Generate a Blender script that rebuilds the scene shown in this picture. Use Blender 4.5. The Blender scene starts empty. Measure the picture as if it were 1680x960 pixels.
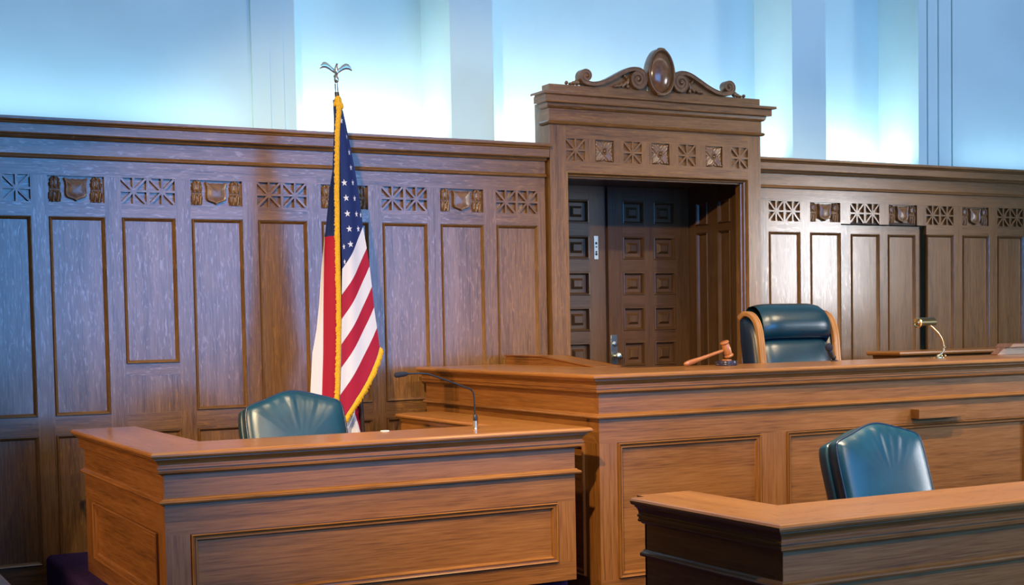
import bpy, bmesh, math, random
from mathutils import Vector, Matrix
from mathutils.bvhtree import BVHTree
random.seed(7)
sc = bpy.context.scene
COL = sc.collection
PI = math.pi

# ------------------------------------------------------------------ materials
def new_mat(name):
    m = bpy.data.materials.new(name); m.use_nodes = True
    nt = m.node_tree; nt.nodes.clear()
    out = nt.nodes.new('ShaderNodeOutputMaterial'); b = nt.nodes.new('ShaderNodeBsdfPrincipled')
    nt.links.new(b.outputs[0], out.inputs[0])
    return m, nt, b
def N(nt, t, **kw):
    n = nt.nodes.new(t)
    for k, v in kw.items():
        if k.startswith('i_'): n.inputs[k[2:].replace('_', ' ')].default_value = v
        else: setattr(n, k, v)
    return n
def ramp(nt, fac, stops):
    r = nt.nodes.new('ShaderNodeValToRGB'); e = r.color_ramp.elements
    e[0].position, e[0].color = stops[0][0], (*stops[0][1], 1)
    e[1].position, e[1].color = stops[-1][0], (*stops[-1][1], 1)
    for p, c in stops[1:-1]:
        q = e.new(p); q.color = (*c, 1)
    nt.links.new(fac, r.inputs[0]); return r
def wood(name, dark, mid, light, rough=.34, fleck=.35, spec=.5, coat=0.0, grain=1.0, crough=.17):
    m, nt, b = new_mat(name); L = nt.links.new
    uv = N(nt, 'ShaderNodeUVMap')
    def noise(sx, sy, det, dist=0.0, off=0.0):
        mp = N(nt, 'ShaderNodeMapping'); mp.inputs['Scale'].default_value = (sx, sy, 1); mp.inputs['Location'].default_value = (off, off*.7, 0)
        L(uv.outputs[0], mp.inputs[0])
        n = N(nt, 'ShaderNodeTexNoise'); n.inputs['Scale'].default_value = 1; n.inputs['Detail'].default_value = det; n.inputs['Distortion'].default_value = dist
        L(mp.outputs[0], n.inputs['Vector']); return n.outputs[0]
    broad = noise(.9, 11, 3, .6); pores = noise(7, 190, 3, .2, 5.3); bands = noise(2.6, 75, 2, .4, 9.1); flk = noise(15, 95, 2, 1.3, 3.7)
    a = N(nt, 'ShaderNodeMath', operation='MULTIPLY'); a.inputs[1].default_value = .38; L(broad, a.inputs[0])
    a2 = N(nt, 'ShaderNodeMath', operation='MULTIPLY_ADD'); a2.inputs[1].default_value = .33; L(bands, a2.inputs[0]); L(a.outputs[0], a2.inputs[2])
    a3 = N(nt, 'ShaderNodeMath', operation='MULTIPLY_ADD'); a3.inputs[1].default_value = .48*grain; L(pores, a3.inputs[0]); L(a2.outputs[0], a3.inputs[2])
    r = ramp(nt, a3.outputs[0], [(.40, dark), (.57, mid), (.76, light)])
    fr = ramp(nt, flk, [(.57, (0, 0, 0)), (.66, (1, 1, 1))])
    fm = N(nt, 'ShaderNodeMath', operation='MULTIPLY'); fm.inputs[1].default_value = fleck; L(fr.outputs[0], fm.inputs[0])
    mx = N(nt, 'ShaderNodeMix', data_type='RGBA'); L(fm.outputs[0], mx.inputs[0]); L(r.outputs[0], mx.inputs[6])
    mx.inputs[7].default_value = (light[0]*1.5, light[1]*1.5, light[2]*1.5, 1)
    L(mx.outputs[2], b.inputs['Base Color'])
    fk = -.12 if fleck > .2 else 0
    rr = N(nt, 'ShaderNodeMath', operation='MULTIPLY_ADD'); rr.inputs[1].default_value = .16; rr.inputs[2].default_value = rough-.08; L(pores, rr.inputs[0])
    r2 = N(nt, 'ShaderNodeMath', operation='MULTIPLY_ADD'); r2.inputs[1].default_value = fk; L(fr.outputs[0], r2.inputs[0]); L(rr.outputs[0], r2.inputs[2])
    L(r2.outputs[0], b.inputs['Roughness'])
    b.inputs['Specular IOR Level'].default_value = spec
    if coat > .3:
        c1 = N(nt, 'ShaderNodeMath', operation='MULTIPLY_ADD'); c1.inputs[1].default_value = coat*.9; c1.inputs[2].default_value = coat*.20; L(a3.outputs[0], c1.inputs[0])
        c2 = N(nt, 'ShaderNodeMath', operation='MULTIPLY_ADD', use_clamp=True); c2.inputs[1].default_value = .75*fleck; L(fr.outputs[0], c2.inputs[0]); L(c1.outputs[0], c2.inputs[2])
        L(c2.outputs[0], b.inputs['Coat Weight'])
    else: b.inputs['Coat Weight'].default_value = coat
    b.inputs['Coat Roughness'].default_value = crough
    bp = N(nt, 'ShaderNodeBump'); bp.inputs['Strength'].default_value = .22; bp.inputs['Distance'].default_value = .0012
    L(a3.outputs[0], bp.inputs['Height']); L(bp.outputs[0], b.inputs['Normal'])
    return m
def plain(name, col, rough=.5, metal=0.0, spec=.5, bump=None, var=None, coat=0):
    m, nt, b = new_mat(name); L = nt.links.new
    b.inputs['Base Color'].default_value = (*col, 1); b.inputs['Roughness'].default_value = rough
    b.inputs['Metallic'].default_value = metal; b.inputs['Specular IOR Level'].default_value = spec; b.inputs['Coat Weight'].default_value = coat; b.inputs['Coat Roughness'].default_value = .28
    tc = N(nt, 'ShaderNodeTexCoord')
    if bump:
        n = N(nt, 'ShaderNodeTexNoise'); n.inputs['Scale'].default_value = bump[0]; n.inputs['Detail'].default_value = 4
        L(tc.outputs['Object'], n.inputs['Vector'])
        bp = N(nt, 'ShaderNodeBump'); bp.inputs['Strength'].default_value = bump[1]; bp.inputs['Distance'].default_value = bump[2]
        L(n.outputs[0], bp.inputs['Height']); L(bp.outputs[0], b.inputs['Normal'])
    if var:
        n = N(nt, 'ShaderNodeTexNoise'); n.inputs['Scale'].default_value = var[0]; n.inputs['Detail'].default_value = 5
        L(tc.outputs['Object'], n.inputs['Vector'])
        r = ramp(nt, n.outputs[0], [(.3, tuple(c*(1-var[1]) for c in col)), (.7, tuple(min(1, c*(1+var[1])) for c in col))])
        L(r.outputs[0], b.inputs['Base Color'])
    return m
def leather(name, col, rough=.33):
    m, nt, b = new_mat(name); L = nt.links.new
    tc = N(nt, 'ShaderNodeTexCoord')
    v = N(nt, 'ShaderNodeTexVoronoi'); v.feature = 'DISTANCE_TO_EDGE'; v.inputs['Scale'].default_value = 190; L(tc.outputs['Object'], v.inputs['Vector'])
    n = N(nt, 'ShaderNodeTexNoise'); n.inputs['Scale'].default_value = 8; n.inputs['Detail'].default_value = 4; L(tc.outputs['Object'], n.inputs['Vector'])
    r = ramp(nt, n.outputs[0], [(.3, tuple(c*.8 for c in col)), (.7, tuple(c*1.2 for c in col))]); L(r.outputs[0], b.inputs['Base Color'])
    mm = N(nt, 'ShaderNodeMath', operation='MULTIPLY_ADD'); mm.inputs[1].default_value = .9; L(v.outputs[0], mm.inputs[0]); L(n.outputs[0], mm.inputs[2])
    bp = N(nt, 'ShaderNodeBump'); bp.inputs['Strength'].default_value = .16; bp.inputs['Distance'].default_value = .003
    L(mm.outputs[0], bp.inputs['Height']); L(bp.outputs[0], b.inputs['Normal'])
    b.inputs['Roughness'].default_value = rough; b.inputs['Specular IOR Level'].default_value = .55
    b.inputs['Coat Weight'].default_value = .25; b.inputs['Coat Roughness'].default_value = .3
    return m
def emit(name, col, s):
    m = bpy.data.materials.new(name); m.use_nodes = True; nt = m.node_tree; nt.nodes.clear()
    o = nt.nodes.new('ShaderNodeOutputMaterial'); e = nt.nodes.new('ShaderNodeEmission')
    e.inputs[0].default_value = (*col, 1); e.inputs[1].default_value = s; nt.links.new(e.outputs[0], o.inputs[0]); return m

OAK = wood('oak_panelling', (.066, .030, .009), (.150, .070, .020), (.225, .112, .036), rough=.34, fleck=.55, spec=.4, coat=1.0)
BEN = wood('oak_bench_warm_lit', (.100, .036, .007), (.225, .084, .0165), (.310, .126, .030), rough=.34, fleck=.0, spec=.5, coat=.12)  # panelling oak made redder, warm lamplight put into the colour
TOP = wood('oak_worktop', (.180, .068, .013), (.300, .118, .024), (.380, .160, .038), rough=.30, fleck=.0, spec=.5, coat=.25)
DOOR = wood('oak_door_shaded', (.038, .017, .006), (.080, .037, .013), (.115, .056, .021), rough=.36, fleck=.15, coat=.1)  # panelling oak darkened, the doorway's shade put into the colour
CARVE = plain('carved_oak', (.150, .074, .026), .33, var=(30, .3), bump=(120, .15, .001), coat=.5)
FRAMEW = wood('chair_oak', (.20, .085, .026), (.32, .145, .046), (.42, .21, .075), rough=.3, fleck=0, coat=.2)
GAVW = wood('gavel_wood', (.20, .062, .018), (.32, .105, .030), (.42, .16, .05), rough=.25, fleck=0, coat=.4)
PLASTER = plain('wall_plaster', (.56, .78, .81), .75, bump=(260, .12, .002), var=(1.4, .05), spec=.2)
CEIL = plain('ceiling_plaster', (.45, .45, .44), .85, spec=.1)
SIDEW = plain('side_wall_plaster', (.22, .18, .14), .8, spec=.1)
CARPET = plain('purple_carpet', (.035, .018, .075), .95, bump=(500, .5, .004), var=(60, .4), spec=.1)
TEAL = leather('teal_leather', (.003, .043, .076))
JTEAL = leather('dark_teal_leather', (.002, .026, .046), .3)
NAVY = leather('navy_leather', (.004, .018, .050))
BLACK = plain('black_plastic', (.012, .014, .02), .4)
MICM = plain('dark_mic_metal', (.03, .035, .045), .35, metal=.6)
FOAM = plain('mic_foam', (.008, .012, .03), .95, bump=(700, .5, .002))
BRASS = plain('polished_brass', (.72, .60, .34), .2, metal=1)
NICKEL = plain('nickel', (.62, .64, .58), .28, metal=1)
DKBRASS = plain('aged_brass', (.10, .085, .04), .35, metal=.8)
FRED = plain('flag_red', (.30, .003, .027), .7, bump=(900, .1, .0006), spec=.3)
FWHITE = plain('flag_white', (.56, .56, .62), .7, bump=(900, .1, .0006), spec=.3)
FBLUE = plain('flag_blue', (.006, .018, .105), .7, bump=(900, .1, .0006), spec=.3)
GOLD = plain('gold_fringe', (.62, .33, .010), .6, bump=(420, .6, .003), var=(200, .3), spec=.3)
POLE = plain('dark_pole', (.03, .018, .012), .35)
WHITE = plain('white_card', (.75, .75, .72), .6)
DARK = plain('dark_block', (.02, .02, .045), .12, coat=.5)
DARKGAP = plain('gap_shade', (.03, .016, .009), .6)  # dark tone standing in for the shade in the door gaps

# ------------------------------------------------------------------ mesh builder
ORG = {}
class MB:
    def __init__(s): s.v = []; s.f = []; s.uv = []; s.m = []
    def face(s, pts, uvs=None, m=0):
        b = len(s.v); s.v += [tuple(p) for p in pts]; s.f.append(tuple(range(b, b+len(pts))))
        s.uv.append(uvs or [(p[0]+p[1], p[2]) for p in pts]); s.m.append(m)
    def board(s, fr, a0, a1, b0, b1, n0, n1, grain='a', m=0):
        ou, ov = random.random()*40, random.random()*40
        def P(a, b, n): return fr(a, b, n)
        def U(a, b, n):
            if grain == 'a': return (a+ou, b+n+ov)
            if grain == 'b': return (b+ou, a+n+ov)
            return (n+ou, a+b+ov)
        c = [[(a0, b0, n0), (a1, b0, n0), (a1, b1, n0), (a0, b1, n0)], [(a0, b0, n1), (a1, b0, n1), (a1, b1, n1), (a0, b1, n1)]]
        base = len(s.v)
        s.v += [tuple(P(*q)) for q in c[0]+c[1]]; lc = c[0]+c[1]
        for q in [(3, 2, 1, 0), (4, 5, 6, 7), (0, 1, 5, 4), (1, 2, 6, 5), (2, 3, 7, 6), (3, 0, 4, 7)]:
            s.f.append(tuple(base+i for i in q)); s.uv.append([U(*lc[i]) for i in q]); s.m.append(m)
    def prism(s, fr, poly, n0, n1, ang=0.0, m=0, chamfer=0):
        ou, ov = random.random()*40, random.random()*40; ca, sa = math.cos(ang), math.sin(ang)
        def U(p, n): return (p[0]*ca+p[1]*sa+ou, -p[0]*sa+p[1]*ca+n+ov)
        k = len(poly); base = len(s.v)
        s.v += [tuple(fr(p[0], p[1], n0)) for p in poly]+[tuple(fr(p[0], p[1], n1)) for p in poly]
        s.f.append(tuple(base+i for i in reversed(range(k)))); s.uv.append([U(poly[i], n0) for i in reversed(range(k))]); s.m.append(m)
        s.f.append(tuple(base+k+i for i in range(k))); s.uv.append([U(p, n1) for p in poly]); s.m.append(m)
        for i in range(k):
            j = (i+1) % k
            s.f.append((base+i, base+j, base+k+j, base+k+i)); s.uv.append([U(poly[i], n0), U(poly[j], n0), U(poly[j], n1), U(poly[i], n1)]); s.m.append(m)
    def grid(s, rows, m=0, closed=False, uvs=None, mats=None, cap=False):
        base = len(s.v); R = len(rows); C = len(rows[0])
        ou, ov = random.random()*40, random.random()*40
        for r in rows: s.v += [tuple(p) for p in r]
        def V(r, c): return base+r*C+(c % C)
        dv = [0]
        for r in range(1, R): dv.append(dv[-1]+(Vector(rows[r][0])-Vector(rows[r-1][0])).length)
        du = [0]
        for c in range(1, C+1): du.append(du[-1]+(Vector(rows[0][c % C])-Vector(rows[0][c-1])).length)
        for r in range(R-1):
            for c in range(C if closed else C-1):
                s.f.append((V(r, c), V(r, c+1), V(r+1, c+1), V(r+1, c)))
                s.uv.append([(dv[r]+ou, du[c]+ov), (dv[r]+ou, du[c+1]+ov), (dv[r+1]+ou, du[c+1]+ov), (dv[r+1]+ou, du[c]+ov)])
                s.m.append(mats[r][c] if mats else m)
        if cap:
            for r, rev in ((0, True), (R-1, False)):
                idx = [V(r, c) for c in range(C)]
                if rev: idx.reverse()
                s.f.append(tuple(idx)); s.uv.append([(s.v[i][0]+s.v[i][1], s.v[i][2]) for i in idx]); s.m.append(m)
    def sweep(s, path, prof, fr, closed=False, side=1, m=0):
        n = len(path); rows = []
        for i in range(n):
            def seg(j, k):
                d = Vector((path[k][0]-path[j][0], path[k][1]-path[j][1])); d.normalize(); return Vector((d.y, -d.x))*side
            if closed or 0 < i < n-1:
                n1 = seg((i-1) % n, i); n2 = seg(i, (i+1) % n); t = (n1+n2); mt = t/(1+n1.dot(n2))
            else: mt = seg(0, 1) if i == 0 else seg(n-2, n-1)
            rows.append([fr(path[i][0]+mt.x*o, path[i][1]+mt.y*o, h) for o, h in prof])
        if closed: rows.append(rows[0])
        ou = random.random()*40; pv = [0]
        for k in range(1, len(prof)): pv.append(pv[-1]+math.hypot(prof[k][0]-prof[k-1][0], prof[k][1]-prof[k-1][1]))
        K = len(prof)
        for r in range(len(rows)-1):
            ov = random.random()*40; base = len(s.v); s.v += [tuple(p) for p in rows[r]]+[tuple(p) for p in rows[r+1]]
            a = [(Vector(rows[r+1][k])-Vector(rows[r][k])).length for k in range(K)]
            for k in range(K-1):
                s.f.append((base+k, base+K+k, base+K+k+1, base+k+1))
                s.uv.append([(ou, ov+pv[k]), (ou+a[k], ov+pv[k]), (ou+a[k+1], ov+pv[k+1]), (ou, ov+pv[k+1])]); s.m.append(m)
            ou += a[0]
        if not closed:
            for r in (0, -1): s.face(rows[r] if r else list(reversed(rows[r])), [(p[0]*.0+h, o) for p, (o, h) in zip(rows[r], prof)], m)
    def rings(s, fr, a0, a1, b0, b1, rg, m=0):     # concentric rectangles: mouldings round a panel
        for r in range(len(rg)-1):
            i0, n0 = rg[r]; i1, n1 = rg[r+1]
            q0 = [(a0+i0, b0+i0), (a1-i0, b0+i0), (a1-i0, b1-i0), (a0+i0, b1-i0)]; q1 = [(a0+i1, b0+i1), (a1-i1, b0+i1), (a1-i1, b1-i1), (a0+i1, b1-i1)]
            for k in range(4):
                j = (k+1) % 4; o = k*7.31+.37*len(s.v) % 11
                ln = lambda p: p[0] if k % 2 == 0 else p[1]
                s.face([fr(*q0[k], n0), fr(*q0[j], n0), fr(*q1[j], n1), fr(*q1[k], n1)],
                       [(ln(q0[k]), o+i0+n0), (ln(q0[j]), o+i0+n0), (ln(q1[j]), o+i1+n1), (ln(q1[k]), o+i1+n1)], m)
    def rect(s, fr, a0, a1, b0, b1, n, grain='a', m=0):
        ou, ov = random.random()*40, random.random()*40
        p = [(a0, b0), (a1, b0), (a1, b1), (a0, b1)]
        s.face([fr(*q, n) for q in p], [((q[0] if grain == 'a' else q[1])+ou, (q[1] if grain == 'a' else q[0])+ov) for q in p], m)
    def tube(s, pts, rad, seg=12, m=0, squash=None):
        pts = [Vector(p) for p in pts]; rows = []
        if not hasattr(rad, '__len__'): rad = [rad]*len(pts)
        up = None
        for i, p in enumerate(pts):
            t = (pts[min(i+1, len(pts)-1)]-pts[max(i-1, 0)]).normalized()
            if up is None:
                up = Vector((0, 0, 1)) if abs(t.z) < .9 else Vector((0, 1, 0))
            x = t.cross(up)
            if x.length < 1e-5: x = t.cross(Vector((1, 0, 0)))
            x.normalize(); y = x.cross(t).normalized(); up = y
            sq = squash or (1, 1)
            rows.append([p+x*math.cos(2*PI*k/seg)*rad[i]*sq[0]+y*math.sin(2*PI*k/seg)*rad[i]*sq[1] for k in range(seg)])
        s.grid(rows, m, closed=True, cap=True)
    def lathe(s, prof, o, axis=(0, 0, 1), seg=24, m=0):   # prof (r, h)
        ax = Vector(axis).normalized(); x = ax.orthogonal().normalized(); y = ax.cross(x); o = Vector(o)
        rows = [[o+ax*h+(x*math.cos(2*PI*k/seg)+y*math.sin(2*PI*k/seg))*max(r, 1e-5) for k in range(seg)] for r, h in prof]
        s.grid(rows, m, closed=True, cap=True)
    def ball(s, c, r, seg=14, rg=8, m=0, rot=None):
        c = Vector(c); rows = []
        for i in range(rg+1):
            a = PI*i/rg; rr = max(math.sin(a), 1e-4)
            row = []
            for k in range(seg):
                v = Vector((rr*math.cos(2*PI*k/seg)*r[0], rr*math.sin(2*PI*k/seg)*r[1], math.cos(a)*r[2]))
                if rot: v = rot @ v
                row.append(c+v)
            rows.append(row)
        s.grid(rows, m, closed=True)
    def build(s, name, mats, parent=None, smooth=False, bevel=0, seg=2, merge=True, sub=0, recalc=True, tf=None):
        if not isinstance(mats, (list, tuple)): mats = [mats]
        o0 = ORG.get(parent.name, Vector((0, 0, 0))) if parent else Vector((0, 0, 0))
        me = bpy.data.meshes.new(name)
        me.from_pydata([tuple((tf @ Vector(p) if tf else Vector(p))-o0) for p in s.v], [], s.f)
        ul = me.uv_layers.new(name='UVMap'); k = 0
        for pi, p in enumerate(me.polygons):
            for li, l in enumerate(p.loop_indices): ul.data[l].uv = s.uv[pi][li]
            p.material_index = s.m[pi]; p.use_smooth = bool(smooth)
        for m in mats: me.materials.append(m)
        bm = bmesh.new(); bm.from_mesh(me)
        if merge: bmesh.ops.remove_doubles(bm, verts=bm.verts, dist=1e-5)
        if recalc: bmesh.ops.recalc_face_normals(bm, faces=bm.faces)
        if smooth == 'auto':
            for e in bm.edges:
                if len(e.link_faces) == 2 and e.calc_face_angle(0) > .6: e.smooth = False
        bm.to_mesh(me); bm.free()
        o = bpy.data.objects.new(name, me); COL.objects.link(o)
        if parent: o.parent = parent; ORG[o.name] = o0
        else: ORG[o.name] = o0
        if bevel:
            b = o.modifiers.new('b', 'BEVEL'); b.width = bevel; b.segments = seg; b.limit_method = 'ANGLE'; b.angle_limit = .6; b.harden_normals = False
        if sub:
            q = o.modifiers.new('s', 'SUBSURF'); q.levels = sub; q.render_levels = sub
        return o
def tag(o, label=None, cat=None, group=None, kind=None):
    if label: o['label'] = label
    if cat: o['category'] = cat
    if group: o['group'] = group
    if kind: o['kind'] = kind
    return o
def root(name, loc, label=None, cat=None, group=None, kind=None):
    o = bpy.data.objects.new(name, None); COL.objects.link(o); o.location = loc; ORG[o.name] = Vector(loc); o.empty_display_size = .1
    return tag(o, label, cat, group, kind)
def facing_y(Yf): return lambda a, b, n: Vector((a, Yf-n, b))          # a face that looks toward -Y
def facing_x(Xf): return lambda a, b, n: Vector((Xf-n, a, b))          # a face that looks toward -X
def facing_px(Xf): return lambda a, b, n: Vector((Xf+n, a, b))
FLAT = lambda a, b, h: Vector((a, b, h))
def catmull(p, n=8):
    out = []
    for i in range(len(p)-1):
        a, b, c, d = p[max(i-1, 0)], p[i], p[i+1], p[min(i+2, len(p)-1)]
        for k in range(n):
            t = k/n
            out.append(tuple(.5*((2*b[j])+(c[j]-a[j])*t+(2*a[j]-5*b[j]+4*c[j]-d[j])*t*t+(3*b[j]-a[j]-3*c[j]+d[j])*t**3) for j in range(len(b))))
    out.append(tuple(p[-1])); return out
def lerp(a, b, t): return a+(b-a)*t

# ------------------------------------------------------------------ room shell
XL, XR, YF, ZC = -3.2, 11.6, -4.6, 5.7
def structure(name, mb, mat, **kw): return tag(mb.build(name, mat, **kw), kind='structure')
b = MB(); b.board(FLAT, XL-.1, XR+.1, YF-.1, 9.1, -.1, 0); structure('floor', b, CARPET)
b = MB(); b.board(FLAT, XL-.1, XR+.1, YF-.1, 9.1, ZC, ZC+.1); structure('ceiling', b, CEIL)
b = MB(); b.board(FLAT, XL-.1, XL, YF, 9, 0, ZC); structure('wall_left', b, SIDEW)
# upper plaster wall with piers, niches and a bay behind the portal
b = MB()
ZT = ZC
b.board(FLAT, XL, XR, 8.91, 9.05, 0, ZT)
b.board(FLAT, XL, 2.731, 8.45, 8.915, 0, ZT)
b.board(FLAT, 2.731, 2.848, 8.435, 8.915, 0, ZT); b.board(FLAT, 2.848, 2.944, 8.455, 8.915, 0, ZT); b.board(FLAT, 2.944, 3.028, 8.475, 8.915, 0, ZT)
b.board(FLAT, 4.104, 4.425, 8.45, 8.915, 0, ZT)
b.board(FLAT, 7.0, 7.33, 8.45, 8.915, 0, ZT)
for x0, x1, yy in ((8.296, 8.385, 8.45), (8.385, 8.40, 8.47), (8.40, 8.505, 8.45), (8.505, 8.52, 8.47), (8.52, 8.655, 8.45), (8.655, 8.672, 8.475), (8.672, XR, 8.45)):
    b.board(FLAT, x0, x1, yy, 8.915, 0, ZT)
structure('wall_back', b, PLASTER)

# wall opposite with tall windows, and the right wall with one window
WINS = [(1.9, 10.2)]
WZ0, WZ1 = 1.02, 4.8
b = MB(); xs = [XL]+[x for w in WINS for x in w]+[XR]
for i in range(0, len(xs), 2): b.board(FLAT, xs[i], xs[i+1], YF-.2, YF, 0, ZC)
for w in WINS: b.board(FLAT, w[0], w[1], YF-.2, YF, 0, WZ0); b.board(FLAT, w[0], w[1], YF-.2, YF, WZ1, ZC)
structure('wall_front', b, SIDEW)
SKYW = emit('window_daylight', (.11, .40, 1.0), 9.0)
SUNW = emit('window_bright_daylight', (.92, .95, 1.0), 30.0)
def window(name, fr, a0, a1, b0, b1, mat, nx=2, nz=3):
    m = MB(); t = .05
    m.board(fr, a0, a1, b0, b0+t, -.08, .02); m.board(fr, a0, a1, b1-t, b1, -.08, .02)
    m.board(fr, a0, a0+t, b0, b1, -.08, .02, 'b'); m.board(fr, a1-t, a1, b0, b1, -.08, .02, 'b')
    for i in range(1, nx):
        x = lerp(a0, a1, i/nx); m.board(fr, x-.015, x+.015, b0, b1, -.06, -.02, 'b')
    for i in range(1, nz):
        z = lerp(b0, b1, i/nz); m.board(fr, a0, a1, z-.015, z+.015, -.06, -.02)
    f = structure(name, m, OAK)
    p = MB(); p.rect(fr, a0, a1, b0, b1, -.1); p.build('window_pane', mat, f, recalc=False)
for i, w in enumerate(WINS):
    window('window_%d' % (i+1), lambda a, b_, n: Vector((a, YF+n, b_)), w[0], w[1], WZ0, WZ1, SKYW, 1, 1)
RW = (1.5, 3.5, 1.8, 3.2)
b = MB(); b.board(FLAT, XR, XR+.2, YF, RW[0], 0, ZC); b.board(FLAT, XR, XR+.2, RW[1], 9, 0, ZC)
b.board(FLAT, XR, XR+.2, RW[0], RW[1], 0, RW[2]); b.board(FLAT, XR, XR+.2, RW[0], RW[1], RW[3], ZC)
structure('wall_right', b, SIDEW)
window('window_4', lambda a, b_, n: Vector((XR-n, a, b_)), RW[0], RW[1], RW[2], RW[3], SUNW, 1, 2)

# carpeted platforms
b = MB(); b.board(FLAT, 1.335, 3.40, 5.79, 8.03, 0, .47); structure('floor_platform_witness', b, CARPET, bevel=.03, seg=4)
b = MB(); b.board(FLAT, 3.66, 10.6, 5.92, 8.7, 0, .72); structure('floor_platform_judge', b, CARPET)
b = MB(); b.board(FLAT, 2.84, 10.6, 3.50, 5.88, 0, .30); structure('floor_platform_clerk', b, CARPET, bevel=.02)

# ------------------------------------------------------------------ wainscot
MOLD = [(0, 0), (.0005, -.006), (.0025, -.006), (.0035, .008), (.006, .012), (.010, .009), (.0115, .004), (.014, .002), (.022, -.011)]
CORN = [(-.03, 2.655), (.010, 2.659), (.020, 2.664), (.022, 2.672), (.012, 2.681), (.006, 2.684), (.006, 2.764), (.026, 2.767), (.034, 2.776), (.036, 2.782), (.062, 2.784),
        (.066, 2.790), (.066, 2.836), (.074, 2.840), (.078, 2.848), (.090, 2.852), (.093, 2.858), (.093, 2.870), (.088, 2.873), (-.40, 2.873)]
def star(m, fr, a0, a1, b0, b1, d, w=.0125):
    ca, cb = (a0+a1)/2, (b0+b1)/2
    m.board(fr, ca-w/2, ca+w/2, b0, b1, -d, 0, 'b'); m.board(fr, a0, a1, cb-w/2, cb+w/2, -d, -.0008, 'a')
    L = .5*math.hypot(a1-a0, b1-b0)-.003; al = math.atan2(b1-b0, a1-a0)
    for t in (al, -al):
        c, s_ = math.cos(t), math.sin(t); h = w/2
        m.prism(fr, [(ca-c*L+s_*h, cb-s_*L-c*h), (ca+c*L+s_*h, cb+s_*L-c*h), (ca+c*L-s_*h, cb+s_*L+c*h), (ca-c*L-s_*h, cb-s_*L+c*h)], -d, -.0016, t)
    m.prism(fr, [(ca+.015*math.cos(k*PI/4+PI/8), cb+.015*math.sin(k*PI/4+PI/8)) for k in range(8)], -d, .0005)
SH = [(0, .86), (.25, .93), (.50, .86), (.72, .93), (.98, 1.0), (1.0, .90), (.90, .66), (.86, .30), (.90, -.10), (.90, -.45), (.78, -.68), (.45, -.80), (.15, -.88), (0, -1.02)]
def shield(m, fr, ca, cb, w, h):
    o = SH+[(-x, y) for x, y in reversed(SH[1:-1])]
    rows = []
    for k, n in ((1.0, -.0245), (1.0, -.004), (.97, .001), (.90, .002), (.85, -.003), (.80, -.0025), (.62, .001), (.40, .0035), (.18, .0045), (.01, .005)):
        rows.append([fr(ca+x*k*w/2, cb+y*k*h/2, n) for x, y in o])
    m.grid(rows, closed=True)
def hfield(m, fr, a0, a1, b0, b1, fn, nu, nv, n0, sc_):
    rows = []
    for j in range(nv+1):
        v = -1+2*j/nv
        rows.append([fr(lerp(a0, a1, i/nu), lerp(b0, b1, j/nv), n0+sc_*fn(-1+2*i/nu, v)) for i in range(nu+1)])
    m.grid(rows)
def orn(u, v):
    av = abs(v)
    bar = 1 if (abs(u) < .78 and .045 < av < .15) else 0
    h = .55*bar
    if v > .12:
        c = .42; wv = .92*math.sqrt(max(0, 1-((v-c)/.42)**2)) if v < c else .92-.30*(v-c)/.5+.10*math.cos((v-c)*18)
        if abs(u) < wv: h = .55+.45*math.sqrt(max(0, 1-(u/wv)**2)); h *= .68+.32*math.cos(u*10)
        if ((u)/.20)**2+((v-.52)/.30)**2 < 1: h = .35 if abs(u) > .08 else .7
    if v < -.12:
        w_ = -v; c = .40; wv = .96*math.sqrt(max(0, 1-((w_-c)/.34)**2)) if w_ < c else max(.12, .96-.1*(w_-c))
        if abs(u) < wv:
            h = .55+.45*math.sqrt(max(0, 1-(u/wv)**2))
            if w_ > .62 and abs(math.sin(u*4.6)) < (w_-.62)*1.5: h = .05
            h *= .70+.30*math.cos(u*9+w_*3)
        if (u/.18)**2+((w_-.36)/.20)**2 < 1: h = .25
    return h
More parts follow.
